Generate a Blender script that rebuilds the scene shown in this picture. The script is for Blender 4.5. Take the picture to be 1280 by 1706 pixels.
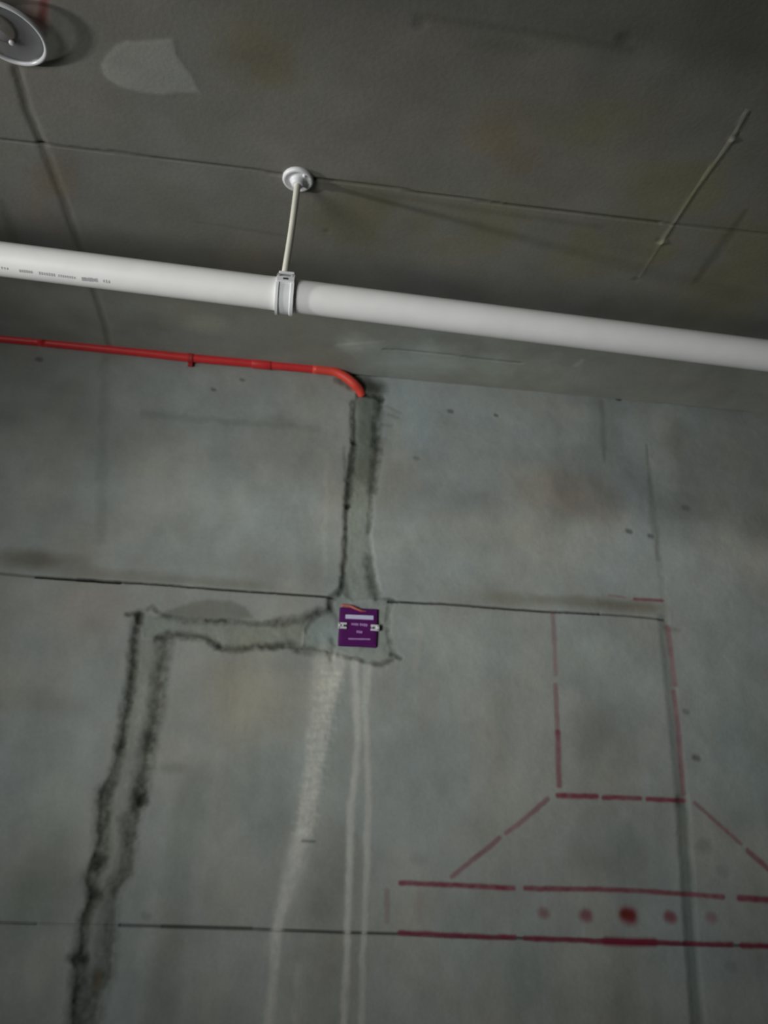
import bpy, bmesh, math
import numpy as np
from mathutils import Vector, Matrix

S = bpy.context.scene
COL = S.collection
for o in list(bpy.data.objects):
    bpy.data.objects.remove(o)

# ------------------------------------------------------------------ camera, world, lights, exposure
F0 = 1400.0                                   # focal length in pixels of a 1280 x 1706 frame
PITCH, ROLL, YAW = 0.38642535, 0.03715018, 0.10928449
CAM = np.array([0.0, 0.0, 1.5])
_f = np.array([math.sin(YAW)*math.cos(PITCH), math.cos(YAW)*math.cos(PITCH), math.sin(PITCH)])
_r0 = np.array([math.cos(YAW), -math.sin(YAW), 0.0])
_u0 = np.cross(_r0, _f)
CR = math.cos(ROLL)*_r0 + math.sin(ROLL)*_u0
CU = -math.sin(ROLL)*_r0 + math.cos(ROLL)*_u0
CF = _f
cd = bpy.data.cameras.new('camera')
cam = bpy.data.objects.new('camera', cd)
COL.objects.link(cam)
cam.matrix_world = Matrix(((CR[0], CU[0], -CF[0], CAM[0]), (CR[1], CU[1], -CF[1], CAM[1]),
                           (CR[2], CU[2], -CF[2], CAM[2]), (0, 0, 0, 1)))
cd.sensor_fit = 'VERTICAL'
cd.sensor_height = 24.0
cd.lens = 24.0*F0/1706.0
cd.clip_start = 0.02
cd.dof.use_dof = True                         # the phone focused short of the wall: everything is a little soft
cd.dof.focus_distance = 1.0
cd.dof.aperture_fstop = 4.4
S.camera = cam

w = bpy.data.worlds.new('world')
S.world = w
w.use_nodes = True
bg = w.node_tree.nodes['Background']
bg.inputs[0].default_value = (0.93, 1.0, 0.98, 1)
bg.inputs[1].default_value = 0.012

# the site's floodlight, low to the left behind the camera, aimed up at the wall, and daylight grazing in from the left
def area(name, loc, aim, size, spread, power, col):
    ld = bpy.data.lights.new(name, 'AREA')
    ld.shape = 'DISK'
    ld.size = size
    ld.spread = math.radians(spread)
    ld.energy = power
    ld.color = col
    lo = bpy.data.objects.new(name, ld)
    COL.objects.link(lo)
    lo.location = loc
    lo.rotation_euler = (Vector(aim) - Vector(loc)).to_track_quat('-Z', 'Y').to_euler()
area('floodlight', (-1.75, -0.42, 1.16), (0.56, 1.8, 2.19), 1.15, 51, 5.6, (0.98, 1.0, 0.975))
area('side_light', (-2.3, 0.72, 2.02), (0.5, 1.12, 2.56), 0.13, 46, 2.3, (1.0, 1.0, 0.97))

vs = S.view_settings
vs.view_transform = 'Standard'
vs.look = 'None'
vs.gamma = 1.0
vs.use_curve_mapping = False
vs.exposure = 0.0

# ------------------------------------------------------------------ measuring: photograph pixel -> place in the room
YW = 1.8                 # wall plane
ZC = 2.5986              # ceiling plane

def ray(px, py):
    return CR*(px-640.0)/F0 - CU*(py-853.0)/F0 + CF

def wallp(px, py, off=0.0):
    d = ray(px, py)
    p = CAM + d*((YW-off)/d[1])
    return p

def W2(px, py):
    p = wallp(px, py)
    return (p[0], p[2])

def C2(px, py):
    d = ray(px, py)
    p = CAM + d*((ZC-CAM[2])/d[2])
    return (p[0], p[1])

# ------------------------------------------------------------------ materials
def new_mat(name):
    m = bpy.data.materials.new(name)
    m.use_nodes = True
    nt = m.node_tree
    return m, nt, nt.nodes['Principled BSDF']

def plain(name, col, rough=0.5, spec=0.5, var=0.06, scale=60.0, bump=0.0, trans=0.0):
    m, nt, b = new_mat(name)
    n = nt.nodes.new('ShaderNodeTexNoise')
    n.inputs['Scale'].default_value = scale
    n.inputs['Detail'].default_value = 4
    tc = nt.nodes.new('ShaderNodeTexCoord')
    nt.links.new(tc.outputs['Object'], n.inputs['Vector'])
    r = nt.nodes.new('ShaderNodeValToRGB')
    r.color_ramp.elements[0].position = 0.3
    r.color_ramp.elements[1].position = 0.7
    r.color_ramp.elements[0].color = tuple(c*(1-var) for c in col) + (1,)
    r.color_ramp.elements[1].color = tuple(min(1, c*(1+var)) for c in col) + (1,)
    nt.links.new(n.outputs['Fac'], r.inputs['Fac'])
    nt.links.new(r.outputs['Color'], b.inputs['Base Color'])
    b.inputs['Roughness'].default_value = rough
    b.inputs['Specular IOR Level'].default_value = spec
    if trans:
        b.inputs['Transmission Weight'].default_value = trans
    if bump:
        bp = nt.nodes.new('ShaderNodeBump')
        bp.inputs['Strength'].default_value = bump
        bp.inputs['Distance'].default_value = 0.002
        nt.links.new(n.outputs['Fac'], bp.inputs['Height'])
        nt.links.new(bp.outputs['Normal'], b.inputs['Normal'])
    return m

def concrete(name, col=None, rough=0.82):
    """concrete: the stain map of the surface times procedural mottling and grain"""
    m, nt, b = new_mat(name)
    L = nt.links.new
    tc = nt.nodes.new('ShaderNodeTexCoord')
    n1 = nt.nodes.new('ShaderNodeTexNoise')
    n1.inputs['Scale'].default_value = 9.0
    n1.inputs['Detail'].default_value = 6
    n1.inputs['Roughness'].default_value = 0.6
    n2 = nt.nodes.new('ShaderNodeTexNoise')
    n2.inputs['Scale'].default_value = 130.0
    n2.inputs['Detail'].default_value = 3
    mp = nt.nodes.new('ShaderNodeMapping')
    mp.inputs['Scale'].default_value = (1, 1, 1)
    L(tc.outputs['Object'], mp.inputs['Vector'])
    L(mp.outputs['Vector'], n1.inputs['Vector'])
    L(tc.outputs['Object'], n2.inputs['Vector'])
    r1 = nt.nodes.new('ShaderNodeMapRange')
    r1.inputs['From Min'].default_value = 0.3
    r1.inputs['From Max'].default_value = 0.7
    r1.inputs['To Min'].default_value = 0.90
    r1.inputs['To Max'].default_value = 1.10
    L(n1.outputs['Fac'], r1.inputs['Value'])
    r2 = nt.nodes.new('ShaderNodeMapRange')
    r2.inputs['From Min'].default_value = 0.3
    r2.inputs['From Max'].default_value = 0.7
    r2.inputs['To Min'].default_value = 0.965
    r2.inputs['To Max'].default_value = 1.035
    L(n2.outputs['Fac'], r2.inputs['Value'])
    mu = nt.nodes.new('ShaderNodeMath')
    mu.operation = 'MULTIPLY'
    L(r1.outputs['Result'], mu.inputs[0])
    L(r2.outputs['Result'], mu.inputs[1])
    vm = nt.nodes.new('ShaderNodeVectorMath')
    vm.operation = 'SCALE'
    if col is None:
        a = nt.nodes.new('ShaderNodeAttribute')
        a.attribute_name = 'stain_shade'
        L(a.outputs['Color'], vm.inputs[0])
    else:
        vm.inputs[0].default_value = col
    L(mu.outputs[0], vm.inputs['Scale'])
    L(vm.outputs[0], b.inputs['Base Color'])
    b.inputs['Roughness'].default_value = rough
    b.inputs['Specular IOR Level'].default_value = 0.25
    bp = nt.nodes.new('ShaderNodeBump')
    bp.inputs['Strength'].default_value = 0.25
    bp.inputs['Distance'].default_value = 0.0015
    L(n2.outputs['Fac'], bp.inputs['Height'])
    L(bp.outputs['Normal'], b.inputs['Normal'])
    return m

M_CONC = concrete('concrete_stained')
M_PLAINC = concrete('concrete_plain', (0.36, 0.365, 0.345))
M_FLOOR = concrete('concrete_floor', (0.30, 0.30, 0.285))
M_PVC = plain('white_pvc', (0.79, 0.785, 0.775), 0.42, 0.4, 0.03, 25)
M_WHITE = plain('white_plastic', (0.72, 0.72, 0.74), 0.38, 0.5, 0.02, 40)
M_ROD = plain('cream_rod', (0.62, 0.605, 0.53), 0.5, 0.4, 0.05, 40)
M_RED = plain('red_conduit_plastic', (0.62, 0.034, 0.036), 0.42, 0.4, 0.07, 35)
M_DKRED = plain('dark_red_plastic', (0.40, 0.028, 0.028), 0.5, 0.4, 0.06, 35)
M_ORANGE = plain('orange_plastic', (0.50, 0.13, 0.10), 0.45, 0.4, 0.06, 60)
M_PURPLE = plain('purple_plastic', (0.095, 0.007, 0.115), 0.5, 0.35, 0.08, 50)
M_PURPLED = plain('dark_purple_plastic', (0.07, 0.006, 0.10), 0.55, 0.3, 0.06, 50)
M_LABEL = plain('label_print', (0.62, 0.60, 0.82), 0.6, 0.3, 0.05, 400)
M_LILAC = plain('lilac_print', (0.46, 0.25, 0.56), 0.6, 0.3, 0.12, 900)
M_INK = plain('grey_ink', (0.40, 0.40, 0.41), 0.7, 0.2, 0.15, 500)
M_SLOT = plain('dark_slot', (0.05, 0.055, 0.06), 0.6, 0.3, 0.1, 80)
M_STEEL = plain('dull_zinc', (0.40, 0.40, 0.42), 0.45, 0.5, 0.06, 80)
M_CLEARGREY = plain('smoky_plastic', (0.20, 0.20, 0.215), 0.30, 0.5, 0.10, 30)
M_RIM = plain('glossy_rim_plastic', (0.62, 0.63, 0.64), 0.22, 0.6, 0.03, 30)
M_CLEARGREY.node_tree.nodes['Principled BSDF'].inputs['Alpha'].default_value = 0.35   # see-through plastic
M_RIM.node_tree.nodes['Principled BSDF'].inputs['Alpha'].default_value = 0.8
M_BROWN = plain('brown_socket', (0.13, 0.115, 0.095), 0.6, 0.3, 0.1, 60)
M_BROWN.node_tree.nodes['Principled BSDF'].inputs['Alpha'].default_value = 0.6
M_CHIP = plain('concrete_crumb', (0.13, 0.125, 0.09), 0.9, 0.2, 0.2, 200)

# ------------------------------------------------------------------ object helpers
def obj(name, me, mat=None, parent=None):
    o = bpy.data.objects.new(name, me)
    COL.objects.link(o)
    if mat is not None:
        me.materials.append(mat)
    if parent is not None:
        o.parent = parent
        o.matrix_parent_inverse = Matrix.Identity(4)
        o.location = o.location - parent.location if False else o.location
    return o

def thing(name, label, cat, loc, group=None):
    o = bpy.data.objects.new(name, None)
    COL.objects.link(o)
    o.location = loc
    o.empty_display_size = 0.05
    o['label'] = label
    o['category'] = cat
    if group:
        o['group'] = group
    return o

def from_bm(name, bm, mat, parent=None, origin=None, smooth=False):
    """bm in world coordinates; the mesh origin goes to `origin` (default: parent's)"""
    bmesh.ops.recalc_face_normals(bm, faces=bm.faces[:])
    org = Vector(origin) if origin is not None else Vector((0, 0, 0))
    if parent is not None:
        wl = Vector(parent.location)
        pp = parent.parent
        while pp is not None:
            wl += Vector(pp.location)
            pp = pp.parent
        if origin is None:
            org = wl
        loc = org - wl
    else:
        loc = org
    bmesh.ops.translate(bm, verts=bm.verts[:], vec=-org)
    me = bpy.data.meshes.new(name)
    bm.to_mesh(me)
    bm.free()
    if smooth:
        for p in me.polygons:
            p.use_smooth = True
    me.materials.append(mat)
    o = bpy.data.objects.new(name, me)
    COL.objects.link(o)
    if parent is not None:
        o.parent = parent
    o.location = loc
    return o

def add_box(bm, c, s, rot=None, bevel=0.0, seg=2):
    g = bmesh.ops.create_cube(bm, size=1.0)
    vs_ = g['verts']
    bmesh.ops.scale(bm, vec=Vector(s), verts=vs_)
    if bevel:
        es = list({e for v in vs_ for e in v.link_edges})
        r = bmesh.ops.bevel(bm, geom=es, offset=bevel, segments=seg, affect='EDGES', profile=0.5)
        vs_ = list({v for f in r['faces'] for v in f.verts} | {v for v in vs_ if v.is_valid})
    if rot is not None:
        bmesh.ops.rotate(bm, cent=(0, 0, 0), matrix=rot, verts=vs_)
    bmesh.ops.translate(bm, vec=Vector(c), verts=vs_)

def add_sweep(bm, pts, radii, seg=20, caps=True):
    pts = [Vector(p) for p in pts]
    n = len(pts)
    if not hasattr(radii, '__len__'):
        radii = [radii]*n
    rings = []
    t0 = (pts[1]-pts[0]).normalized()
    up = Vector((0, 0, 1)) if abs(t0.z) < 0.9 else Vector((0, 1, 0))
    nx = t0.cross(up).normalized()
    for i, p in enumerate(pts):
        t = (pts[min(i+1, n-1)]-pts[max(i-1, 0)]).normalized()
        nx = (nx - t*nx.dot(t)).normalized()
        ny = t.cross(nx)
        rings.append([bm.verts.new(p + (nx*math.cos(a)+ny*math.sin(a))*radii[i])
                      for a in (2*math.pi*k/seg for k in range(seg))])
    for a, b in zip(rings, rings[1:]):
        for k in range(seg):
            bm.faces.new((a[k], a[(k+1) % seg], b[(k+1) % seg], b[k]))
    if caps:
        bm.faces.new(rings[0])
        bm.faces.new(rings[-1])

def add_lathe(bm, c, prof, axis='z', seg=40, closed=False):
    """prof: list of (radius, height) around an axis through c"""
    rings = []
    c = Vector(c)
    for r, h in prof:
        if r < 1e-6:
            p = Vector((0, 0, h)) if axis == 'z' else Vector((h, 0, 0))
            rings.append([bm.verts.new(c+p)])
            continue
        ring = []
        for k in range(seg):
            a = 2*math.pi*k/seg
            p = Vector((r*math.cos(a), r*math.sin(a), h)) if axis == 'z' else Vector((h, r*math.cos(a), r*math.sin(a)))
            ring.append(bm.verts.new(c+p))
        rings.append(ring)
    pairs = list(zip(rings, rings[1:]))
    if closed:
        pairs.append((rings[-1], rings[0]))
    for a, b in pairs:
        for k in range(seg):
            k2 = (k+1) % seg
            if len(a) == 1 and len(b) == 1:
                continue
            if len(a) == 1:
                bm.faces.new((a[0], b[k2], b[k]))
            elif len(b) == 1:
                bm.faces.new((a[k], a[k2], b[0]))
            else:
                bm.faces.new((a[k], a[k2], b[k2], b[k]))

def smooth_path(pts, n=8):
    """Catmull-Rom through pts"""
    P = [Vector(p) for p in pts]
    P = [P[0]*2-P[1]] + P + [P[-1]*2-P[-2]]
    out = []
    for i in range(1, len(P)-2):
        for k in range(n):
            t = k/n
            a, b, c, d = P[i-1], P[i], P[i+1], P[i+2]
            out.append(0.5*((2*b)+(c-a)*t+(2*a-5*b+4*c-d)*t*t+(3*b-a-3*c+d)*t**3))
    out.append(P[-2])
    return out

# ------------------------------------------------------------------ numpy fields for cast surfaces
def vnoise(u, v, seed):
    rng = np.random.default_rng(seed)
    T = rng.random((256, 256)).astype(np.float32)
    iu = np.floor(u).astype(np.int64)
    iv = np.floor(v).astype(np.int64)
    fu = (u-iu).astype(np.float32)
    fv = (v-iv).astype(np.float32)
    fu = fu*fu*(3-2*fu)
    fv = fv*fv*(3-2*fv)
    g = lambda a, b: T[(iu+a) & 255, (iv+b) & 255]
    return ((g(0, 0)*(1-fu)+g(1, 0)*fu)*(1-fv)+(g(0, 1)*(1-fu)+g(1, 1)*fu)*fv)*2-1

def fbm(u, v, seed, octv=4, gain=0.5):
    s = 0
    a = 1.0
    t = 0
    for k in range(octv):
        s = s + a*vnoise(u*2**k+17.3*k, v*2**k+9.1*k, seed+k)
        t += a
        a *= gain
    return s/t

def sstep(a, b, x):
    t = np.clip((x-a)/(b-a), 0, 1)
    return t*t*(3-2*t)

class Field:
    """a cast surface as a height field: u, v coordinates, depth into the slab, stain colour, piece id"""
    def __init__(self, us, vs_, conv, base):
        self.us, self.vs = us, vs_
        self.U, self.V = [a.astype(np.float32) for a in np.meshgrid(us, vs_, indexing='ij')]
        self.D = np.zeros_like(self.U)
        self.C = np.ones(self.U.shape+(3,), np.float32)*np.array(base, np.float32)
        self.conv = conv
        cu = (self.U[:-1, :-1]+self.U[1:, 1:])/2
        cv = (self.V[:-1, :-1]+self.V[1:, 1:])/2
        self.cu, self.cv = cu, cv
        self.id = np.zeros(cu.shape, np.int32)
        self.pieces = {}
        self.nu = fbm(self.U*32, self.V*32, 501, 4, 0.75)
        self.nv = fbm(self.U*32, self.V*32, 511, 4, 0.75)

    def pts(self, px):
        return [self.conv(*p) for p in px]

    def _window(self, P, pad, cell=False):
        P = np.array(P)
        us, vs_ = self.us, self.vs
        i0 = max(0, np.searchsorted(us, P[:, 0].min()-pad)-1)
        i1 = min(len(us), np.searchsorted(us, P[:, 0].max()+pad)+1)
        j0 = max(0, np.searchsorted(vs_, P[:, 1].min()-pad)-1)
        j1 = min(len(vs_), np.searchsorted(vs_, P[:, 1].max()+pad)+1)
        if cell:
            i1 = min(i1, len(us)-1)
            j1 = min(j1, len(vs_)-1)
        return slice(i0, i1), slice(j0, j1)

    def line_dist(self, px, pad, wob=0.0, cell=False):
        """distance to a polyline given in photo pixels and the fraction along it"""
        P = np.array(self.pts(px), np.float32)
        w = self._window(P, pad, cell)
        U = (self.cu if cell else self.U)[w]
        V = (self.cv if cell else self.V)[w]
        if wob:
            U = U + wob*self.nu[w][:U.shape[0], :U.shape[1]]
            V = V + wob*self.nv[w][:U.shape[0], :U.shape[1]]
        best = np.full(U.shape, 1e9, np.float32)
        frac = np.zeros_like(best)
        L = np.hypot(*(P[1:]-P[:-1]).T)
        tot = L.sum()
        acc = 0
        for a, b, l in zip(P[:-1], P[1:], L):
            d = b-a
            t = np.clip(((U-a[0])*d[0]+(V-a[1])*d[1])/max(l*l, 1e-12), 0, 1)
            q = np.hypot(U-a[0]-t*d[0], V-a[1]-t*d[1])
            m = q < best
            best[m] = q[m]
            frac[m] = ((acc+t*l)/tot)[m]
            acc += l
        return w, best, frac

    def stroke(self, px, width, col=None, mul=None, s=1.0, depth=0.0, soft=0.5, wob=0.0, taper=None, rag=0.0):
        """width in photo pixels; col replaces, mul multiplies the stain colour"""
        wd = width*0.5*PXM
        ws = wd if taper is None else None
        w, d, f = self.line_dist(px, wd*3+0.01+wob, wob)
        hw = wd if taper is None else np.interp(f, np.linspace(0, 1, len(taper)), np.array(taper)*0.5*PXM)
        k = 1-sstep(hw*(1-soft), hw*(1+soft), d)
        if rag:
            U, V = self.U[w], self.V[w]
            k = k*np.clip(1-rag*(0.5+0.9*fbm(U*90, V*90, 77, 3)), 0, 1)
        k = (k*s)[..., None]
        if col is not None:
            self.C[w] = self.C[w]*(1-k)+np.array(col, np.float32)*k
        if mul is not None:
            self.C[w] = self.C[w]*(1-k*(1-np.array(mul, np.float32)))
        if depth:
            self.D[w] += depth*k[..., 0]

    def blob(self, px, py, rx, ry, mul, s=1.0, noise=0.5, depth=0.0, seed=3):
        c = self.conv(px, py)
        ex = np.hypot(*(np.array(self.conv(px+rx, py))-c))
        ey = np.hypot(*(np.array(self.conv(px, py+ry))-c))
        w = self._window([c], max(ex, ey)*2.2)
        U, V = self.U[w], self.V[w]
        r = np.sqrt(((U-c[0])/ex)**2+((V-c[1])/ey)**2)
        r = r + noise*fbm(U*12+px, V*12, seed, 4)
        k = (1-sstep(0.15, 1.25, r))[..., None]*s
        self.C[w] *= 1-k*(1-np.array(mul, np.float32))
        if depth:
            self.D[w] += depth*k[..., 0]

    def poly(self, px, wob=0.0, cell=False):
        """inside test and distance to the outline"""
        P = self.pts(px)
        w, d, f = self.line_dist(list(px)+[px[0]], 0.03, wob, cell)
        U = (self.cu if cell else self.U)[w]
        V = (self.cv if cell else self.V)[w]
        if wob:
            U = U + wob*self.nu[w][:U.shape[0], :U.shape[1]]
            V = V + wob*self.nv[w][:U.shape[0], :U.shape[1]]
        ins = np.zeros(U.shape, bool)
        for a, b in zip(P, P[1:]+P[:1]):
            if abs(b[1]-a[1]) < 1e-9:
                continue
            c = (a[1] > V) != (b[1] > V)
            ins ^= c & (U < (b[0]-a[0])*(V-a[1])/(b[1]-a[1])+a[0])
        return w, np.where(ins, d, -d)

    def piece(self, name):
        k = len(self.pieces)+100
        self.pieces[k] = name
        return k

    def piece_line(self, name, px, width, wob=0.0, taper=None, gid=None):
        k = self.piece(name) if gid is None else gid
        w, d, f = self.line_dist(px, width*PXM, wob, True)
        hw = width*0.5*PXM if taper is None else np.interp(f, np.linspace(0, 1, len(taper)), np.array(taper)*0.5*PXM)
        m = d < hw
        self.id[w][m] = k
        return k

    def piece_poly(self, name, px, wob=0.0):
        k = self.piece(name)
        w, sd = self.poly(px, wob, True)
        self.id[w][sd > 0] = k
        return k

    def build(self, to3d, parent, mat, flip):
        X = to3d(self.U, self.V, self.D).reshape(-1, 3).astype(np.float32)
        Cc = np.clip(self.C, 0.004, 0.95).reshape(-1, 3)
        n, m = self.U.shape
        I = np.arange(n*m).reshape(n, m)
        Q = np.stack([I[:-1, :-1], I[1:, :-1], I[1:, 1:], I[:-1, 1:]], -1)
        if flip:
            Q = Q[..., ::-1]
        for k in np.unique(self.id):
            q = Q[self.id == k]
            name = self.pieces.get(int(k), 'concrete_panel')
            used, inv = np.unique(q, return_inverse=True)
            inv = inv.reshape(-1).astype(np.int32)
            pos = X[used]
            org = pos.mean(0)
            me = bpy.data.meshes.new(name)
            me.vertices.add(len(used))
            me.vertices.foreach_set('co', (pos-org).reshape(-1))
            me.loops.add(len(inv))
            me.loops.foreach_set('vertex_index', inv)
            me.polygons.add(len(q))
            me.polygons.foreach_set('loop_start', np.arange(len(q), dtype=np.int32)*4)
            me.polygons.foreach_set('use_smooth', np.ones(len(q), bool))
            a = me.attributes.new('stain_shade', 'FLOAT_COLOR', 'POINT')
            a.data.foreach_set('color', np.c_[Cc[used], np.ones(len(used))].astype(np.float32).reshape(-1))
            me.update(calc_edges=True)
            me.validate()
            me.materials.append(mat)
            o = bpy.data.objects.new(name, me)
            COL.objects.link(o)
            o.parent = parent
            o.location = Vector(org.tolist()) - Vector(parent.location)

PXM = 0.00139            # metres to one photo pixel on the wall, about

def axis(lo_, a, b, hi, step, coarse=0.25):
    fine = np.arange(a, b, step)
    left = np.arange(lo_, a-step, coarse) if lo_ < a-step else np.array([])
    right = np.arange(b+coarse*0.4, hi, coarse) if hi > b+step else np.array([])
    out = np.concatenate([left, fine, [b], right, [hi] if hi > b+1e-6 else []])
    return out

# ------------------------------------------------------------------ room shell
XL, XR, YB = -3.0, 3.2, -2.6
def shell(name, lo3, hi3, mat):
    bm = bmesh.new()
    lo3, hi3 = Vector(lo3), Vector(hi3)
    add_box(bm, (lo3+hi3)/2, hi3-lo3)
    o = from_bm(name, bm, mat, origin=(lo3+hi3)/2)
    o['kind'] = 'structure'
    return o
shell('floor', (XL, YB, -0.15), (XR, YW+0.2, 0.0), M_FLOOR)
ceiling = shell('ceiling', (XL, YB, ZC+0.03), (XR, YW+0.2, ZC+0.2), M_PLAINC)
wall = shell('wall_back', (XL, YW+0.03, 0.0), (XR, YW+0.2, ZC+0.03), M_PLAINC)
shell('wall_left', (XL-0.2, YB, 0.0), (XL, YW+0.2, ZC+0.2), M_PLAINC)
shell('wall_right', (XR, YB, 0.0), (XR+0.2, YW+0.2, ZC+0.2), M_PLAINC)

# ------------------------------------------------------------------ back wall: cast panels, chased grooves with mortar, stains and painted shade, stencil
WBASE = (0.334, 0.352, 0.332)
us = axis(XL, -1.03, 1.48, XR, 0.0025)
vs_w = axis(0.0, 1.10, ZC, ZC, 0.0025)
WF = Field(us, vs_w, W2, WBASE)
U, V = WF.U, WF.V
# large slow mottling, damp cloudiness and vertical run marks of the formwork
n1 = fbm(U*3.1, V*3.1, 11, 4)
n2 = fbm(U*7.0+3, V*5.0, 23, 4)
n3 = fbm(U*26.0, V*3.2, 31, 3)
n4 = fbm(U*4.0+7, V*22.0, 41, 3)
low = sstep(2.05, 1.85, V)
WF.C *= (1+0.10*n1+0.10*n2+0.07*n3*low+0.06*n4*(1-low)+0.10*fbm(U*19, V*15, 83, 4))[..., None]
tintn = fbm(U*3.6+5, V*3.6+1, 61, 3)
WF.C *= 1+tintn[..., None]*np.array([0.065, 0.0, -0.058], np.float32)
tint2 = fbm(U*11+2, V*9+8, 67, 3)
WF.C *= 1+tint2[..., None]*np.array([0.05, 0.0, -0.05], np.float32)
WF.D += 0.0012*n1+0.0005*fbm(U*40, V*40, 71, 3)

# soft tone bands and blotches
edge = V - (2.262 - 0.075*U + 0.04*n1)          # band of shade under the ceiling, painted into the wall colour
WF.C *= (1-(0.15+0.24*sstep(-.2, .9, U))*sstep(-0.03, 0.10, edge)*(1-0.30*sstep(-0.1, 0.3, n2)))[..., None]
for a in [(60, 932, 95, 20, (.60, .56, .50)), (250, 962, 190, 14, (.80, .78, .74)), (390, 975, 140, 10, (.88, .88, .84)),
          (165, 1025, 70, 60, (1.10, 1.0, .97)), (360, 1160, 170, 150, (1.05, 1.0, .94)), (430, 1140, 90, 120, (1.05, 1.01, .95)),
          (980, 1003, 150, 13, (.74, .71, .64)), (860, 1000, 60, 14, (.85, .83, .77)), (1040, 1012, 60, 14, (.80, .75, .70)),
          (400, 850, 200, 80, (1.09, 1.11, 1.12)), (650, 900, 60, 90, (1.10, 1.10, 1.08)), (780, 900, 120, 70, (1.06, 1.09, 1.09)),
          (545, 800, 40, 150, (1.08, 1.07, 1.05)), (660, 760, 30, 110, (1.06, 1.03, .99)),
          (950, 820, 110, 45, (1.02, .92, .87)), (1020, 860, 60, 40, (1.05, .95, .90)),
          (1000, 1220, 80, 70, (.84, .85, .83)), (800, 1100, 90, 90, (1.06, 1.09, 1.10)), (1000, 1080, 80, 40, (1.04, 1.1, 1.1)),
          (300, 700, 220, 22, (.92, .93, .92)), (470, 700, 70, 14, (.84, .86, .85)),
          (60, 1480, 80, 70, (.84, .86, .83)), (80, 1340, 60, 60, (1.05, 1.08, 1.06)), (60, 1170, 90, 30, (.87, .86, .84)),
          (290, 1280, 30, 12, (.80, .80, .79)), (420, 1260, 60, 80, (.95, .97, .98)),
          (1010, 1430, 60, 50, (.90, .89, .87)), (860, 1640, 70, 60, (.93, .97, .97)), (1240, 1250, 60, 120, (.93, 1.0, .97)),
          (560, 1460, 60, 130, (.86, .85, .82)), (540, 1640, 90, 90, (.88, .87, .84)), (690, 1290, 60, 90, (.93, .95, .95)), (400, 1330, 110, 90, (.92, .92, .91)),
          (1230, 640, 160, 60, (.9, .92, .88)), (640, 720, 30, 90, (.96, .95, .93))]:
    WF.blob(*a)
# the dark damp patch above the horizontal chase
w_, sd = WF.poly([(255, 1030), (275, 1016), (320, 1002), (350, 998), (385, 1000), (410, 1010), (425, 1030), (380, 1036), (300, 1034)], 0.004)
WF.C[w_] *= 1-sstep(-0.004, 0.008, sd)[..., None]*(1-np.array((.70, .69, .66), np.float32))
for px, wd, mul in [([(325, 1290), (300, 1420), (285, 1530), (265, 1706), (262, 1740)], 42, (.80, .81, .79)),
                    ([(100, 1390), (60, 1480), (10, 1560)], 60, (.86, .88, .86)),
                    ([(175, 600), (172, 700), (168, 900)], 16, (.87, .88, .85)),
                    ([(1052, 1400), (1042, 1560), (1036, 1720)], 46, (.88, .88, .86)),
                    ([(240, 690), (380, 702), (530, 715)], 12, (.86, .87, .86)),
                    ([(700, 1040), (690, 1120)], 10, (1.08, 1.06, 1.02)),
                    ([(545, 760), (540, 960)], 8, (1.1, 1.09, 1.07))]:
    WF.stroke(px, wd, mul=mul, soft=0.8, wob=0.008)
# formwork joints
JOINT = (0.34, 0.33, 0.32)
WF.stroke([(0, 955), (60, 961), (150, 967)], 4, mul=(.55, .53, .5), depth=0.002, soft=.8)
WF.stroke([(60, 961), (150, 967), (240, 972), (400, 984), (555, 995)], 3.0, mul=(.16, .15, .15), depth=0.006, soft=.6, wob=.0015)
WF.stroke([(130, 965), (200, 970)], 4.4, mul=(.2, .2, .2), depth=0.006, soft=.6, wob=.0015)
WF.stroke([(648, 1002), (740, 1006), (900, 1018), (1000, 1023)], 3.2, mul=(.20, .19, .20), depth=0.006, soft=.6, wob=.001)
WF.stroke([(1000, 1023), (1050, 1026), (1108, 1032)], 3.0, mul=(.4, .36, .36), depth=0.004, soft=.6)
WF.stroke([(0, 1536), (60, 1539)], 3, mul=(.6, .6, .6), depth=0.003)
WF.stroke([(60, 1538), (200, 1541)], 2.5, mul=(.8, .8, .8), depth=0.001)
WF.stroke([(200, 1541), (420, 1547), (560, 1553), (668, 1556), (900, 1564), (1320, 1578)], 3.2, mul=(.32, .32, .32), depth=0.005, soft=.6)
WF.stroke([(270, 1543), (420, 1547)], 3.2, mul=(.5, .5, .5), depth=0.002, soft=.6)
WF.stroke([(1003, 668), (1007, 720), (1009, 768)], 10, mul=(.74, .74, .71), depth=0.0005, soft=.95, wob=.003, taper=[9, 11, 10, 4], rag=.15, s=.9)
WF.stroke([(1078, 740), (1088, 840), (1098, 930)], 13, mul=(.76, .75, .73), depth=0.0006, soft=.95, wob=.004, taper=[3, 9, 13, 8], rag=.15, s=.95)
WF.stroke([(1098, 880), (1105, 990), (1112, 1050)], 9, mul=(.86, .84, .82), depth=0.0005, soft=.95, wob=.003, rag=.5)
WF.stroke([(1106, 1030), (1116, 1130), (1128, 1250), (1137, 1335)], 15, mul=(.74, .75, .74), depth=0.002, soft=.8, wob=.003)
WF.stroke([(1137, 1335), (1145, 1450), (1152, 1560), (1165, 1720)], 17, mul=(.60, .64, .62), depth=0.003, soft=.7, wob=.003)
WF.stroke([(1110, 1045), (1130, 1050)], 8, mul=(.8, .78, .76), soft=.95, wob=.004)
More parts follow.
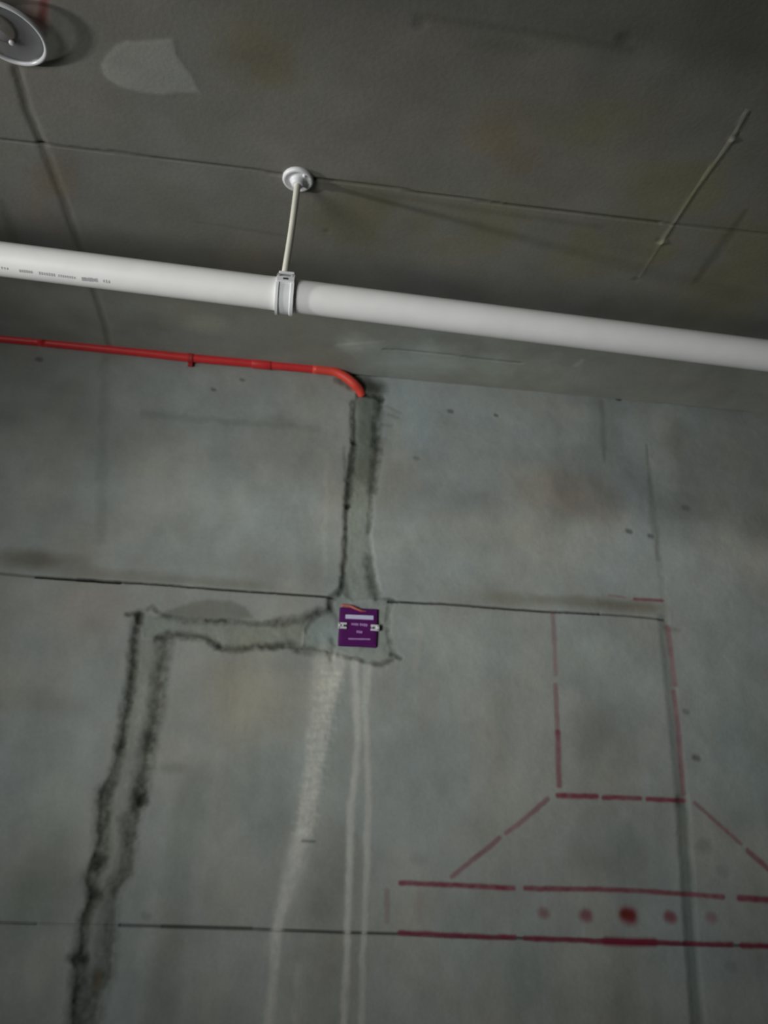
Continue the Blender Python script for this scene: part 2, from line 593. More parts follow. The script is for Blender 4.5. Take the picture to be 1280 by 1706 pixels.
# pits, nail holes and marks
for x, y, r, s in [(752, 684, 7, .5), (828, 691, 5, .6), (1032, 664, 6, .75), (1162, 1262, 9, .5), (1050, 884, 8, .55), (357, 648, 6, .45),
                   (1086, 892, 7, .5), (66, 598, 8, .45), (405, 632, 6, .4), (1145, 1185, 8, .3), (1205, 1450, 14, .15), (1175, 1410, 16, .2),
                   (700, 1430, 16, .12), (245, 1525, 10, .2), (1145, 845, 9, .3), (1178, 1400, 10, .15), (1220, 1610, 12, .15), (695, 762, 7, .3)]:
    WF.stroke([(x-r*.3, y), (x+r*.3, y+r*.15)], r, mul=(1-s,)*3, depth=0.003*s, soft=.8)

# mortar-filled chases
M_VERT = [(594, 655), (590, 690), (590, 735), (582, 762), (577, 800), (577, 850), (575, 905), (571, 950), (566, 985), (588, 1003), (626, 997),
          (634, 985), (624, 940), (620, 900), (617, 850), (622, 822), (629, 785), (632, 745), (632, 700), (638, 676), (639, 658), (610, 654)]
M_PATCH = [(566, 985), (548, 990), (547, 1012), (520, 1024), (507, 1046), (506, 1080), (548, 1086), (566, 1090), (600, 1101), (636, 1109),
           (656, 1098), (660, 1090), (652, 1070), (647, 1040), (652, 1010), (650, 1000), (626, 997), (588, 1003)]
M_HORZ = [(232, 1020), (252, 1022), (300, 1033), (380, 1036), (460, 1036), (500, 1031), (520, 1024), (507, 1046), (506, 1080), (470, 1079),
          (430, 1077), (385, 1081), (365, 1076), (345, 1064), (320, 1058), (285, 1057), (262, 1062), (240, 1062)]
M_LEFT = [(232, 1020), (224, 1045), (221, 1090), (214, 1150), (204, 1210), (198, 1245), (186, 1290), (166, 1318), (164, 1345), (164, 1400), (142, 1465),
          (152, 1490), (140, 1520), (134, 1545), (134, 1590), (118, 1598), (128, 1618), (122, 1660), (118, 1720), (112, 1790),
          (150, 1790), (160, 1706), (164, 1670), (186, 1628), (190, 1560), (196, 1500), (206, 1472), (222, 1448), (226, 1395), (238, 1335),
          (246, 1300), (250, 1240), (264, 1190), (270, 1130), (282, 1060), (262, 1062), (240, 1062)]
MORTAR = (0.285, 0.305, 0.285)
for P, cm, s in [(M_VERT, (.76, .79, .75), 1), (M_HORZ, (.86, .88, .83), 1), (M_LEFT, (.80, .80, .76), 1), (M_PATCH, (.84, .87, .86), 1)]:
    w_, sd = WF.poly(P, 0.0035)
    k = sstep(-0.004, 0.006, sd)
    rag = fbm(U[w_]*60, V[w_]*60, 91, 3)
    WF.D[w_] += k*(0.0032+0.0012*rag)
    WF.C[w_] = WF.C[w_]*(1-k[..., None]*(1-np.array(cm, np.float32)*(1+0.06*rag[..., None])))
# upper half of the vertical chase still damp
WF.stroke([(614, 662), (612, 720), (608, 790)], 36, mul=(.66, .68, .62), soft=.8, wob=.002)
WF.stroke([(605, 800), (598, 900), (600, 990)], 24, mul=(1.14, 1.15, 1.13), soft=.8)
WF.stroke([(545, 1050), (525, 1055)], 36, mul=(1.08, 1.14, 1.17), soft=.9)
WF.stroke([(262, 1085), (245, 1140), (232, 1200), (222, 1240)], 12, mul=(1.16, 1.17, 1.16), soft=.9)
WF.stroke([(640, 1015), (636, 1090)], 16, mul=(1.12, 1.10, 1.08), soft=.8)
WF.stroke([(575, 1085), (615, 1092), (640, 1098)], 12, mul=(1.08, 1.08, 1.06), soft=.8)
DARK = (.24, .24, .21)
for px, wd, s in [([(589, 668), (589, 700), (590, 735)], 7, .8), ([(592, 738), (587, 775), (583, 800), (580, 842)], 9, 1.0),
                  ([(579, 840), (576, 905), (573, 945), (567, 988)], 7, .8), ([(577, 745), (575, 800)], 5, .35),
                  ([(632, 672), (630, 720), (627, 770), (621, 818)], 12, .85), ([(636, 735), (634, 752)], 10, .4),
                  ([(619, 830), (616, 885)], 6, .6), ([(612, 930), (618, 960), (627, 992)], 12, .75), ([(572, 960), (580, 990)], 10, .5),
                  ([(600, 655), (620, 659), (639, 664)], 6, .9), ([(637, 660), (637, 676)], 6, .8),
                  ([(246, 1016), (254, 1010), (262, 1020), (300, 1033), (380, 1036), (460, 1037)], 6, .65), ([(462, 1037), (500, 1032), (530, 1018)], 11, .75),
                  ([(345, 1033), (375, 1034)], 3, .8),
                  ([(262, 1062), (285, 1056), (320, 1058), (345, 1064), (365, 1076)], 9, .9), ([(365, 1076), (385, 1081), (430, 1077), (470, 1074)], 9, .85),
                  ([(485, 1072), (500, 1082), (548, 1086)], 11, .8), ([(440, 1077), (470, 1075)], 7, .4),
                  ([(213, 1022), (228, 1023), (233, 1036)], 5, .85),
                  ([(231, 1024), (226, 1060), (221, 1110), (214, 1165), (204, 1215), (200, 1245)], 11, 1.0), ([(200, 1245), (190, 1290), (182, 1320)], 11, .95),
                  ([(172, 1318), (172, 1345), (171, 1400), (166, 1435)], 16, .95), ([(166, 1435), (152, 1460), (152, 1478), (158, 1490)], 15, .95),
                  ([(158, 1490), (142, 1530), (138, 1560), (134, 1595)], 13, .95), ([(118, 1597), (140, 1600)], 8, .7),
                  ([(136, 1600), (130, 1650), (124, 1706), (118, 1780)], 15, .95),
                  ([(276, 1068), (266, 1125), (262, 1180), (250, 1235)], 18, .85), ([(250, 1235), (240, 1290), (234, 1325)], 19, .9),
                  ([(234, 1312), (234, 1335)], 14, .9), ([(228, 1335), (218, 1400), (212, 1450), (192, 1475)], 15, .85),
                  ([(205, 1365), (218, 1390)], 12, .5), ([(188, 1500), (182, 1560), (178, 1625)], 18, .7), ([(160, 1640), (150, 1700), (140, 1780)], 24, .8),
                  ([(562, 986), (550, 1000), (549, 1014)], 8, .8), ([(549, 1014), (522, 1026), (510, 1046)], 9, .6), ([(553, 1005), (560, 1030), (562, 1042)], 7, .4),
                  ([(655, 1001), (648, 1020), (646, 1045), (652, 1072), (660, 1092)], 6, .65), ([(652, 1090), (668, 1096)], 5, .9),
                  ([(552, 1064), (556, 1075), (548, 1084), (552, 1098)], 6, .6),
                  ([(566, 1090), (600, 1100), (634, 1109), (654, 1099)], 6, .75), ([(628, 998), (652, 1000), (662, 1004)], 4, .6)]:
    WF.stroke(px, wd*1.3, mul=tuple(1-(1-c)*s for c in DARK), depth=0.0035*s, soft=.85, wob=.006, rag=0.45)
# broken-out hole where the conduit dives into the wall
WF.stroke([(612, 640), (628, 646)], 34, mul=(.22, .21, .18), depth=0.004, soft=.9, wob=.006)
WF.stroke([(565, 632), (585, 644)], 13, mul=(.42, .34, .25), depth=0.002, soft=.9, wob=.007, rag=.5)
WF.stroke([(585, 622), (600, 640)], 18, mul=(.34, .34, .22), depth=0.005, soft=.8, wob=.004)
for px in ([(645, 676), (668, 686)], [(648, 690), (665, 695)], [(640, 706), (655, 708)], [(632, 728), (644, 730)]):
    WF.stroke(px, 6, mul=(.80, .79, .77), depth=0.001, soft=.95, wob=.003, rag=.4)
WF.stroke([(164, 1625), (160, 1640)], 10, mul=(1.0, .8, .62), soft=.9)

# lime-water streaks below the box
LIME = (0.53, 0.53, 0.50)
streaks = [([(538, 1092), (530, 1150), (522, 1210), (512, 1290), (505, 1370), (500, 1402)], [26, 20, 14, 12, 12, 14], .6, 1),
           ([(568, 1098), (552, 1150), (540, 1200), (530, 1260), (520, 1320), (506, 1385), (494, 1430), (482, 1475), (468, 1520), (459, 1570), (456, 1640), (448, 1706), (440, 1760)],
            [20, 20, 18, 17, 18, 20, 26, 25, 16, 13, 12, 12, 12], .95, 1),
           ([(591, 1104), (595, 1180), (596, 1250), (590, 1310), (585, 1350), (584, 1420), (581, 1500), (578, 1600), (574, 1706), (572, 1760)], [12, 12, 10, 9, 11, 10, 9, 9, 9, 9], .85, 0),
           ([(612, 1108), (609, 1180), (613, 1250), (614, 1320), (616, 1335), (612, 1400), (610, 1500), (605, 1600), (602, 1706), (600, 1760)], [14, 11, 9, 8, 11, 9, 8, 8, 8, 8], .66, 0),
           ([(497, 1610), (494, 1706), (492, 1760)], [8, 9, 9], .25, 0)]
for px, tp, s, mott in streaks:
    WF.stroke(px, max(tp), col=LIME, s=s, soft=.8, wob=.004, taper=tp, rag=0.45 if mott else 0.15, depth=-0.0004)
    WF.stroke(px, max(tp)*2.4, mul=(1.07, 1.06, 1.04), s=.8, soft=.95, taper=[t*2.4 for t in tp])
WF.stroke([(540, 1098), (536, 1140)], 40, mul=(1.15, 1.13, 1.08), soft=.9, wob=.006, rag=.5)
# rippled crust on the upper half of the main streak
for yy in range(1120, 1395, 9):
    xx = np.interp(yy, [1098, 1150, 1200, 1260, 1320, 1385], [560, 549, 540, 530, 519, 506])
    for dx in (-9, 3, 12):
        jit = 6*math.sin(yy*1.7+dx)
        WF.stroke([(xx+dx+jit-5, yy+jit*.4), (xx+dx+jit+5, yy+jit*.4+2)], 5, mul=(1.10, 1.10, 1.08), soft=.95, wob=.003, depth=-0.0006)
WF.stroke([(504, 1401), (524, 1402)], 4, mul=(.55, .55, .55), soft=.8)

# red stencilled drawing: dashes and dots of spray paint
PAINT = (0.205, 0.019, 0.050)
dashes = [([(922, 1022), (926, 1124)], 9, .42), ([(926, 1142), (929, 1220)], 9, .5), ([(929, 1220), (932, 1308)], 10, .75),
          ([(1114, 1045), (1119, 1090), (1125, 1140)], 10, .55), ([(1123, 1152), (1129, 1190), (1134, 1260), (1139, 1322)], 9, .55),
          ([(1015, 992), (1042, 995)], 5, .45), ([(1058, 998), (1104, 1001)], 6, .8),
          ([(930, 1325), (994, 1327)], 9, .95), ([(1006, 1328.5), (1067, 1330)], 8, .88), ([(1079, 1331), (1140, 1334)], 8, .95),
          ([(912, 1332), (880, 1360), (843, 1388)], 8, .55), ([(832, 1397), (754, 1460)], 8, .62),
          ([(1158, 1338), (1235, 1406)], 7, .62), ([(1246, 1417), (1300, 1464)], 9, .7),
          ([(668, 1471), (760, 1475), (856, 1480)], 8, .92), ([(876, 1480), (1000, 1482), (1060, 1484), (1205, 1494)], 8, .85), ([(1232, 1496), (1310, 1501)], 10, .95),
          ([(667, 1554), (760, 1559), (858, 1562)], 8, .92), ([(876, 1563), (960, 1567), (1050, 1570), (1140, 1572), (1220, 1574)], 8, .9), ([(1238, 1575), (1310, 1577)], 9, .95),
          ([(645, 1485), (645, 1535)], 9, .28)]
for px, wd, s in dashes:
    WF.stroke(px, wd*.88, col=PAINT, s=s, soft=.6, wob=.002, rag=.2)
WF.stroke([(1010, 1568), (1050, 1570), (1090, 1570)], 11, col=PAINT, s=.9, soft=.7)
WF.stroke([(700, 1490), (698, 1530)], 12, mul=(.93, .86, .87), soft=.9)
dots = [(906, 1521, 14, .55), (977, 1525, 16, .72), (1048, 1525, 22, .9), (1117, 1528, 16, .78), (1186, 1529, 15, .45)]
for x, y, r, s in dots:
    WF.stroke([(x-r*.12, y), (x+r*.12, y+1)], r, col=PAINT, s=s, soft=.7, wob=.003)
WF.stroke([(1040, 1524), (1052, 1526)], 12, col=(.15, .022, .012), s=.9, soft=.8, wob=.003)

# which piece each cell belongs to: four cast panels left of the joint, one right of it
xj = 0.858
za, zb = 2.0252, 1.358
cu, cv = WF.cu, WF.cv
WF.id[:] = np.where(cu > xj, 4, np.where(cv > za, np.where(cu < -0.495, 0, 1), np.where(cv > zb, 2, 3)))
for P in (M_VERT, M_HORZ, M_LEFT, M_PATCH):
    WF.piece_poly('mortar_fill', P, 0.0035)
for px, tp, s, mott in streaks:
    WF.piece_line('lime_streak', px, max(tp), 0.004, [t*.9 for t in tp])
for k, (px, wd, s) in enumerate(dashes):
    if k == 2:
        gid = WF.piece_line('painted_dash', px, wd, 0.0015, gid=gid_prev)
    else:
        gid_prev = WF.piece_line('painted_dash', px, wd, 0.0015)
for x, y, r, s in dots:
    WF.piece_line('painted_dot', [(x-r*.12, y), (x+r*.12, y+1)], r, 0.003)
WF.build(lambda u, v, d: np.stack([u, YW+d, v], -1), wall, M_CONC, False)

# ------------------------------------------------------------------ ceiling: cast panels, joints, stains and painted shadows
CBASE = (0.170, 0.167, 0.151)
us = axis(XL, -1.06, 1.50, XR, 0.004)
vs_c = axis(YB, 0.55, YW, YW, 0.004)
CFD = Field(us, vs_c, C2, CBASE)
U, V = CFD.U, CFD.V
n1 = fbm(U*3.0+4, V*3.0, 111, 4)
n2 = fbm(U*8.0, V*8.0, 123, 4)
n4 = fbm(U*3.0, V*20.0, 131, 3)
CFD.C *= (1+0.10*n1+0.08*n2+0.05*n4)[..., None]
tn = fbm(U*4+9, V*4, 161, 3)
CFD.C *= 1+tn[..., None]*np.array([0.04, 0.005, -0.06], np.float32)
CFD.D += 0.001*n1
CFD.C *= (1-0.16*sstep(0.86, 0.80, V+0.012*n2))[..., None]
# ceiling colour grows paler towards the wall
CFD.C *= 1+(sstep(1.44, 1.60, V+0.04*n1)*(1-0.35*sstep(-0.2, 0.4, n2)))[..., None]*np.array((0.85, 0.91, 0.90), np.float32)
for a in [(440, 90, 50, 40, (.90, .84, .62)), (590, 360, 55, 40, (.92, .88, .66)), (800, 370, 70, 45, (.96, .93, .66)), (840, 235, 50, 40, (1.02, .90, .72)),
          (1110, 330, 70, 60, (.98, .98, .68)), (1000, 215, 70, 40, (.98, .97, .72)), (1020, 420, 90, 40, (.96, .95, .72)), (1250, 440, 60, 60, (.95, .93, .65)),
          (100, 290, 30, 30, (1.0, .88, .72)), (70, 350, 40, 40, (1.05, .96, .9)), (420, 430, 60, 40, (1.05, .99, .9)), (250, 250, 120, 60, (1.04, 1.08, 1.07)),
          (120, 80, 60, 60, (1.0, 1.06, 1.07)), (720, 595, 150, 34, (1.30, 1.40, 1.42)), (610, 600, 50, 26, (1.12, 1.15, 1.16)), (600, 575, 40, 20, (1.25, 1.28, 1.28)), (355, 540, 40, 18, (1.18, 1.2, 1.18)),
          (900, 620, 150, 26, (1.10, 1.16, 1.14)), (540, 590, 60, 14, (1.12, 1.10, 1.08)), (700, 420, 90, 40, (1.06, 1.05, 1.0)), (300, 520, 120, 30, (1.05, 1.03, .99)),
          (830, 75, 70, 18, (.84, .85, .82)), (1000, 60, 120, 40, (.86, .88, .86)), (1190, 90, 90, 90, (.85, .88, .86)), (640, 645, 60, 14, (.8, .8, .78))]:
    big = a[4][2] < 0.8 and a[4][0] > .85
    CFD.blob(a[0], a[1], a[2]*(1.6 if big else 1), a[3]*(1.6 if big else 1), a[4], s=0.75 if big else 1.0, noise=0.8)
CFD.stroke([(-40, 228), (0, 232), (200, 255), (470, 290), (640, 312), (820, 337), (1000, 360), (1100, 371)], 2.6, mul=(.30, .30, .28), depth=0.005, soft=.7, wob=.001)
CFD.stroke([(1100, 371), (1280, 390), (1330, 396)], 3.5, mul=(.7, .7, .66), depth=0.002, soft=.8)
CFD.stroke([(520, 298), (640, 325), (800, 350), (1000, 378)], 9, mul=(.85, .85, .83), soft=.9)  # shadow of the hanger plate and rod, painted along the ceiling
CFD.stroke([(28, 115), (45, 180), (70, 240)], 9, mul=(.68, .68, .64), depth=0.002, soft=.8, wob=.002)
CFD.stroke([(70, 240), (105, 330), (130, 400), (175, 540), (182, 575)], 10, mul=(.80, .78, .74), depth=0.0015, soft=.8, wob=.003)
CFD.stroke([(0, 335), (25, 400)], 14, mul=(.80, .80, .78), soft=.8, wob=.003)  # pipe shadow at the left, painted into the ceiling colour
CFD.stroke([(640, 582), (720, 588), (800, 598), (870, 605)], 2.6, mul=(.55, .55, .55), depth=0.003, soft=.8, wob=.002)
CFD.stroke([(300, 366), (380, 378), (470, 392)], 5, mul=(.86, .86, .84), depth=0.0004, soft=.95, wob=.003, taper=[1, 4, 6])
CFD.stroke([(690, 24), (850, 48), (1050, 82)], 9, mul=(.86, .86, .84), soft=.8, wob=.003)
CFD.stroke([(560, 575), (600, 572), (640, 568)], 6, mul=(1.18, 1.2, 1.2), soft=.9, wob=.003)
CFD.stroke([(970, 600), (960, 608)], 9, mul=(1.25, 1.25, 1.25), soft=.9)
CFD.stroke([(1245, 350), (1200, 415), (1160, 470)], 13, mul=(.74, .74, .72), depth=0.0005, soft=.95, wob=.004, taper=[5, 12, 14, 8], rag=.1)
# cement fin left by the joint in the formwork
CFD.stroke([(1245, 185), (1222, 230), (1160, 315), (1103, 403)], 4, mul=(1.30, 1.33, 1.22), depth=-0.0016, soft=.7, wob=.001)
CFD.stroke([(1103, 403), (1080, 440), (1066, 462)], 4, mul=(1.08, 1.08, 1.04), depth=-0.0006, soft=.7, wob=.001)
for x, y, r, m in [(1222, 231, 8, 1.5), (1104, 403, 10, 1.6), (1226, 226, 6, .5), (1098, 400, 6, .5), (545, 385, 6, .8), (1060, 465, 8, .75), (1040, 65, 14, .75), (700, 40, 12, .85)]:
    CFD.stroke([(x-1, y), (x+1, y)], r, mul=(m,)*3, soft=.8, depth=-0.002 if m > 1 else 0.001)
# faded red paint stripe beside the corner fitting
CFD.stroke([(63, -30), (62, 10), (62, 32)], 22, col=(.34, .22, .20), s=.55, soft=.6, wob=.002)
CFD.stroke([(76, -30), (73, 10), (70, 30)], 8, col=(.17, .055, .055), s=.85, soft=.7)
CFD.stroke([(70, 26), (68, 42)], 9, mul=(.75, .7, .7), soft=.9)
CFD.stroke([(-20, -8), (30, 4), (60, 36)], 20, mul=(.82, .78, .76), soft=.9)
PATCH = [(170, 108), (178, 92), (196, 74), (212, 68), (252, 67), (290, 65), (296, 90), (308, 108), (320, 124), (330, 142), (339, 159), (328, 154), (300, 155),
         (272, 158), (238, 155), (205, 146), (184, 133), (174, 122)]
w_, sd = CFD.poly(PATCH, 0.002)
k = sstep(-0.004, 0.004, sd)
CFD.D[w_] -= 0.0009*k
CFD.C[w_] *= 1+k[..., None]*np.array((.42, .47, .48), np.float32)
cu, cv = CFD.cu, CFD.cv
CFD.id[:] = np.where(cv < 1.163, 0, 3)+np.where(cu < -0.48, 0, np.where(cu < 0.648, 1, 2))
CFD.piece_poly('plaster_patch', PATCH, 0.002)
CFD.piece_line('painted_stripe', [(68, -30), (66, 10), (65, 32)], 24, 0.002)
CFD.piece_line('cement_fin', [(1245, 185), (1222, 230), (1160, 315), (1103, 403)], 7)
CFD.build(lambda u, v, d: np.stack([u, v, ZC+d], -1), ceiling, M_CONC, True)

# ------------------------------------------------------------------ white drain pipe under the ceiling
PY = 1.1657
def pipe_z(x):
    return 1.5+0.8565-0.0268*(x+0.30)
RP = 0.0273
x0, x1 = XL+0.002, XR-0.002
pipe = thing('drain_pipe', 'long white plastic pipe running across just below the bare concrete ceiling', 'pipe', (0, PY, pipe_z(0)))
bm = bmesh.new()
add_sweep(bm, [(x, PY, pipe_z(x)) for x in np.linspace(x0, x1, 25)], RP, 64)
from_bm('pipe_tube', bm, M_PVC, pipe, smooth=True)

def pipe_hit(px, py):
    d = ray(px, py)
    # solve in the plane across the pipe, refining its height along x
    t = PY/d[1]
    for _ in range(6):
        x = CAM[0]+d[0]*t
        zc_ = pipe_z(x)
        a = d[1]**2+d[2]**2
        b = 2*(d[1]*(-PY)+d[2]*(CAM[2]-zc_))
        c = PY**2+(CAM[2]-zc_)**2-RP**2
        q = b*b-4*a*c
        if q < 0:
            return None
        t = (-b-math.sqrt(q))/(2*a)
    p = CAM+d*t
    return p[0], math.atan2(p[2]-zc_, p[1]-PY)

def ink(marks, name, h):
    """a row of short printed strokes following the pipe's curve"""
    bm = bmesh.new()
    for (xa, ang, wdt, hh) in marks:
        rows = []
        for k in range(4):
            a = ang + (k/3-0.5)*hh/RP
            rows.append([bm.verts.new((x, PY+math.cos(a)*(RP+h), pipe_z(x)+math.sin(a)*(RP+h))) for x in (xa, xa+wdt)])
        for a, b in zip(rows, rows[1:]):
            bm.faces.new((a[0], a[1], b[1], b[0]))
    return from_bm(name, bm, M_INK, pipe)
rng = np.random.default_rng(5)
for (ax, ay), (bx, by), hh, dens in [((2, 446), (16, 448), .0042, .45), ((32, 451), (55, 453.5), .0060, .70), ((65, 455), (93, 458.5), .0056, .6), ((97, 459), (127, 463), .0048, .55),
                               ((136, 464.5), (163, 467), .0072, .9), ((172, 468), (185, 470), .0062, .5)]:
    h0, h1 = pipe_hit(ax, ay), pipe_hit(bx, by)
    if h0 is None or h1 is None:
        continue
    n = max(3, int(abs(h1[0]-h0[0])/0.0034))
    marks = []
    for k in range(n):
        f = k/n
        pitch = (h1[0]-h0[0])/n
        marks.append((h0[0]+(h1[0]-h0[0])*f, h0[1]+(h1[1]-h0[1])*f, pitch*dens, hh*rng.uniform(.75, 1.0)))
    ink(marks, 'printed_mark', 0.0002)

# ------------------------------------------------------------------ pipe hanger: ceiling plate, rod, clamp
HX, HXB = -0.0465, -0.0530
zp = pipe_z(HXB)
hang = thing('pipe_hanger', 'white hanger rod with round ceiling plate and clamp gripping the white pipe', 'hanger', (HX, PY, ZC-0.0))
bm = bmesh.new()
R = 0.0272
add_lathe(bm, (HX, PY, ZC), [(0, 0.004), (R, 0.004), (R, -0.0045), (R-.0015, -0.0072), (R-.005, -0.0078), (R-.0075, -0.0055), (.0150, -0.0050), (.0125, -0.0085),
                             (.0105, -0.0150), (.0095, -0.0165), (0, -0.0165)], seg=48)
plate = from_bm('ceiling_plate', bm, M_WHITE, hang, smooth=True)
bm = bmesh.new()
a = 0.9
add_lathe(bm, (HX+R*.66*math.cos(-a), PY+R*.70*math.sin(-a), ZC-0.0065), [(0, 0.002), (.0030, 0.002), (.0030, -.0018), (.0020, -.0030), (0, -.0030)], seg=16)
from_bm('screw', bm, M_WHITE, hang, smooth=True)
bm = bmesh.new()
zt, zb_ = ZC-0.014, zp+RP+0.006
pts = [(HX, PY, zt), (HX-.0004, PY, zt-.02), (HX-.0026, PY, (zt+zb_)/2), (HXB, PY, zb_+.02), (HXB-.0008, PY, zb_)]
add_sweep(bm, smooth_path(pts, 6), 0.0057, 20)
from_bm('rod', bm, M_ROD, hang, smooth=True)
bm = bmesh.new()
CX = HXB+0.0030
hw = 0.0145
r0, r1, r2 = RP+0.0002, RP+0.0046, RP+0.0066
add_lathe(bm, (CX, PY, pipe_z(CX)), [(r0, -hw), (r2, -hw), (r2, -hw+.0042), (r1, -hw+.0050), (r1, hw-.0062), (r2, hw-.0052), (r2, hw), (r0, hw)], axis='x', seg=64, closed=True)
clamp = from_bm('clamp', bm, M_WHITE, hang, smooth=False)
bm = bmesh.new()
add_box(bm, (CX, PY, zp+RP+0.0068), (0.026, 0.022, 0.011), bevel=0.0015)
from_bm('clamp_socket', bm, M_WHITE, hang)
# cross-piece of the clamp with its bolt slot, on the side facing the room
ang = math.radians(180-10)
cp = Vector((CX, PY+math.cos(ang)*(RP+0.0055), pipe_z(CX)+math.sin(ang)*(RP+0.0055)))
rot = Matrix.Rotation(-(math.pi-ang), 3, 'X')
bm = bmesh.new()
add_box(bm, cp, (2*hw, 0.0055, 0.0115), rot, 0.0008)
from_bm('clamp_bridge', bm, M_WHITE, hang)
bm = bmesh.new()
nrm = Vector((0, math.cos(ang), math.sin(ang)))
add_box(bm, cp+nrm*0.0026, (0.0085, 0.0012, 0.0042), rot, 0.0004)
from_bm('bolt_slot', bm, M_SLOT, hang)

# ------------------------------------------------------------------ red conduit along the top of the wall
RC = 0.0108
off = RC+0.001
path_px = [(-60, 556), (0, 563), (80, 571), (160, 579), (240, 587.5), (318, 596), (430, 606), (500, 612.5), (540, 616.5)]
pts = [wallp(x, y, off) for x, y in path_px]
pts[0] = np.array([pts[1][0]-0.9, YW-off, pts[1][2]+(pts[0][2]-pts[1][2])*0])
bend = [wallp(560, 620, off), wallp(577, 629, off*.9), wallp(590, 640, off*.55), wallp(598, 649, -0.002), wallp(603, 660, -0.012)]
conduit = thing('conduit', 'bright red electrical conduit along the wall top bending down into the chased groove', 'conduit', tuple(pts[4]))
bm = bmesh.new()
add_sweep(bm, smooth_path(pts[:-1]+[pts[-1]], 4), RC, 24)
from_bm('conduit_tube', bm, M_RED, conduit, smooth=True)
bm = bmesh.new()
P5 = pts[-2:]+bend
add_sweep(bm, smooth_path(P5, 6)[3:], RC+0.0006, 24)
M_BEND = plain('orange_red_plastic', (0.70, 0.070, 0.048), 0.42, 0.4, 0.06, 35)
from_bm('conduit_bend', bm, M_BEND, conduit, smooth=True)
# saddle clip
c = Vector(pts[5])
dv = (Vector(pts[6])-Vector(pts[4])).normalized()
bm = bmesh.new()
add_sweep(bm, [c-dv*.0065, c-dv*.005, c+dv*.005, c+dv*.0065], [RC+.0012, RC+.0026, RC+.0026, RC+.0012], 24)
add_box(bm, c+Vector((0, off*.55, -RC-.0045)), (0.011, 0.006, 0.010), bevel=.001)
from_bm('saddle_clip', bm, M_DKRED, conduit)
# straight coupling sleeve
a_, b_ = Vector(wallp(420, 605.2, off)), Vector(wallp(452, 608.2, off))
bm = bmesh.new()
d_ = (b_-a_)
add_sweep(bm, [a_, a_+d_*.04, a_+d_*.96, b_], [RC+.0008, RC+.0015, RC+.0015, RC+.0008], 24)
from_bm('coupling', bm, M_RED, conduit, smooth=True)

# ------------------------------------------------------------------ purple cover on the box in the wall
c0 = wallp(597, 1045)
bx, bz = float(c0[0]), float(c0[2])
box = thing('junction_box', 'square purple cover plate on the wall box with white side clips', 'junction box', (bx, YW, bz))
TW, TH = 0.0835, 0.0850
tilt = Matrix.Rotation(math.radians(-0.6), 3, 'Y')
def on_box(px, py, lift):
    p = wallp(px, py, 0.0)
    d = Vector((p[0]-bx, 0, p[2]-bz))
    return Vector((bx, YW-lift, bz))+d
bm = bmesh.new()
add_box(bm, (bx, YW+0.0045, bz), (TW+.002, 0.008, TH+.002), tilt, 0.002)
from_bm('box_rim', bm, M_PURPLED, box)
bm = bmesh.new()
add_box(bm, (bx, YW-0.0010, bz), (TW, 0.0040, TH), tilt, 0.0022, 3)
add_box(bm, (bx, YW-0.0032, bz-0.004), (TW-.010, 0.0014, TH-.020), tilt, 0.0005)
cover = from_bm('cover_plate', bm, M_PURPLE, box)
FR = 0.0041
def bar(name, xa, ya, xb, yb, h, mat):
    bm = bmesh.new()
    pa, pb = on_box(xa, ya, FR), on_box(xb, yb, FR)
    pa.y = pb.y = YW-FR
    m = (pa+pb)/2
    L_ = (pb-pa).length
    r_ = Matrix.Rotation(-math.atan2(pb.z-pa.z, pb.x-pa.x), 3, 'Y')
    add_box(bm, m, (L_, 0.0004, h*PXM), r_)
    return bm
# printed heading band and three rows of small print (too blurred in the photo to be read as words)
from_bm('printed_heading', bar('h', 575.5, 1028.0, 622, 1030.0, 6.6, M_LABEL), M_LABEL, cover)
def row(xa, ya, xb, yb, h, n, fill, mat):
    bm = bmesh.new()
    rg = np.random.default_rng(int(xa*7+ya))
    for k in range(n):
        f0 = k/n
        f1 = (k+fill)/n
        sub = bar('r', xa+(xb-xa)*f0, ya+(yb-ya)*f0, xa+(xb-xa)*f1, ya+(yb-ya)*f1, h*rg.uniform(.7, 1.05), mat)
        tmp = bpy.data.meshes.new('tmp')
        sub.to_mesh(tmp)
        sub.free()
        bm.from_mesh(tmp)
        bpy.data.meshes.remove(tmp)
    return bm
from_bm('printed_line', row(585.5, 1040.5, 597.5, 1041.3, 4.0, 4, .8, M_LILAC), M_LILAC, cover)
from_bm('printed_line', row(599.5, 1041.0, 612.5, 1042.6, 4.2, 4, .8, M_LILAC), M_LILAC, cover)
from_bm('printed_line', row(594.0, 1053.0, 604.0, 1054.2, 4.2, 3, .8, M_LILAC), M_LILAC, cover)
from_bm('printed_line', row(580.5, 1065.0, 617.0, 1065.8, 2.6, 14, .9, M_LILAC), M_LILAC, cover)
for (x, y, sx) in [(570.5, 1043.2, 1), (624.5, 1047.0, -1)]:
    p = on_box(x, y, 0.0050)
    bm = bmesh.new()
    for dz in (-.0046, .0046):
        add_box(bm, p+Vector((0, 0, dz)), (0.0185, 0.006, 0.0040), tilt, .0007)
    add_box(bm, p+Vector((-sx*.0068, 0, 0)), (0.0050, 0.006, 0.0120), tilt, .0007)
    add_box(bm, p+Vector((0, .0014, 0)), (0.0160, 0.002, 0.0090), tilt)
    cl = from_bm('clip', bm, M_WHITE, box)
    bm = bmesh.new()
    add_box(bm, p+Vector((sx*.0045, -.0005, -.0008)), (0.0055, 0.004, 0.0040), Matrix.Rotation(.5*sx, 3, 'Y'), .0004)
    from_bm('clip_latch', bm, M_SLOT, cl)
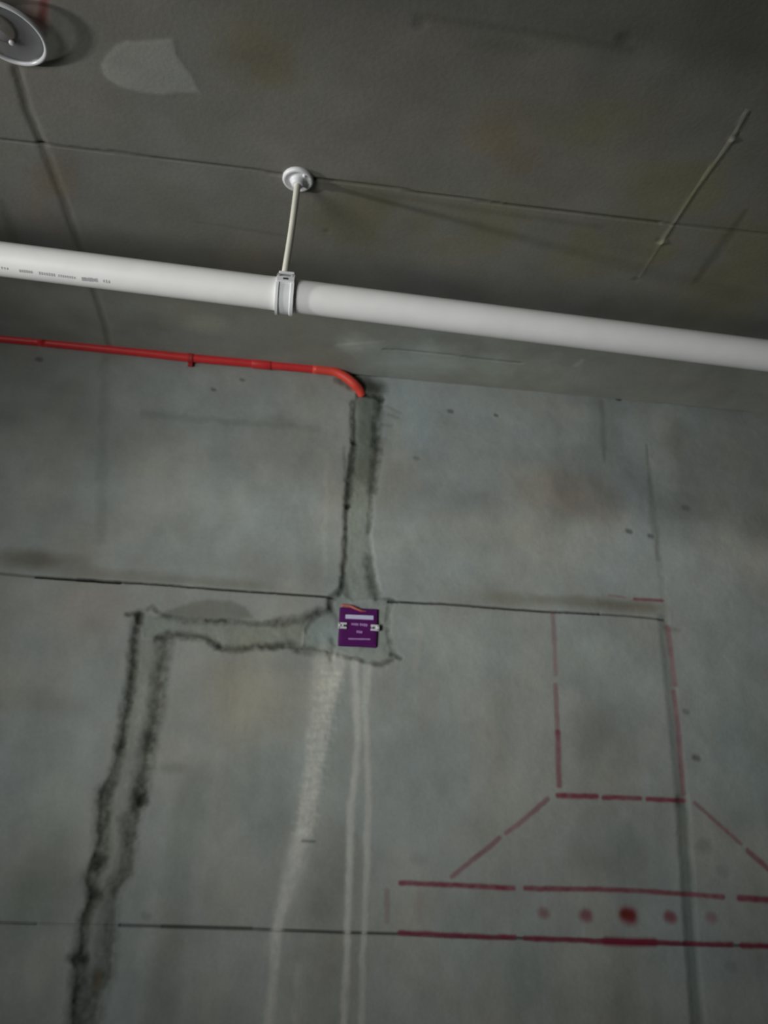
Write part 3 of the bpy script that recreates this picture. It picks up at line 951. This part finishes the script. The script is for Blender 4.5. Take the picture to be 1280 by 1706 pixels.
# orange conduit end just above the cover
bm = bmesh.new()
P_ = [wallp(569, 1008.5, 0.000), wallp(583, 1010, .002), wallp(591, 1013, .0035), wallp(602, 1017.5, .0045), wallp(611, 1018.5, .0035)]
add_sweep(bm, smooth_path(P_, 5), [0.0030]*12+[0.0024]*4+[.0018, .0015, .0013, .0012, .0010], 14)
from_bm('wire_end', bm, M_ORANGE, box, smooth=True)

# ------------------------------------------------------------------ round fitting in the corner of the view
fx, fy = -0.4755, 0.9380
RD = 0.0578
fit = thing('ceiling_fitting', 'round glossy grey plastic dish hanging slightly tilted from the ceiling beside the faded red stripe', 'ceiling fitting', (fx, fy, ZC))
TILT = Vector((0, 0, 1)).rotation_difference(Vector((0.12, -0.12, 1.0))).to_matrix()
fz = ZC-0.0095
def tilt_bm(bm):
    bmesh.ops.rotate(bm, cent=(fx, fy, fz), matrix=TILT, verts=bm.verts[:])
    return bm
bm = bmesh.new()
add_lathe(bm, (fx, fy, fz), [(0, .004), (RD*.6, .004), (RD-.004, .0015), (RD-.004, -.001), (RD-.012, .0010), (RD-.024, .0015), (.020, .0005), (.014, 0), (0, 0)], seg=64)
from_bm('dish', tilt_bm(bm), M_CLEARGREY, fit, smooth=True)
bm = bmesh.new()
prof = [(RD-.0034+.0034*math.cos(t), -.0004+.0036*math.sin(t)) for t in np.linspace(0, 2*math.pi, 14, endpoint=False)]
add_lathe(bm, (fx, fy, fz), prof, seg=72, closed=True)
from_bm('rim', tilt_bm(bm), M_RIM, fit, smooth=True)
bm = bmesh.new()
add_lathe(bm, (fx-.010, fy-.008, fz), [(0, .002), (.026, .002), (.025, -.001), (.021, -.0018), (0, -.0018)], seg=32)
from_bm('socket', tilt_bm(bm), M_BROWN, fit, smooth=True)
bm = bmesh.new()
add_lathe(bm, (fx+.003, fy+.013, fz-.001), [(0, .002), (.0045, .002), (.0045, -.003), (.003, -.0045), (0, -.0045)], seg=20)
from_bm('screw', tilt_bm(bm), M_RIM, fit, smooth=True)
bm = bmesh.new()
add_lathe(bm, (fx, fy, ZC), [(0, .003), (.016, .003), (.016, -.011), (0, -.011)], seg=24)
from_bm('neck', bm, M_CLEARGREY, fit, smooth=True)
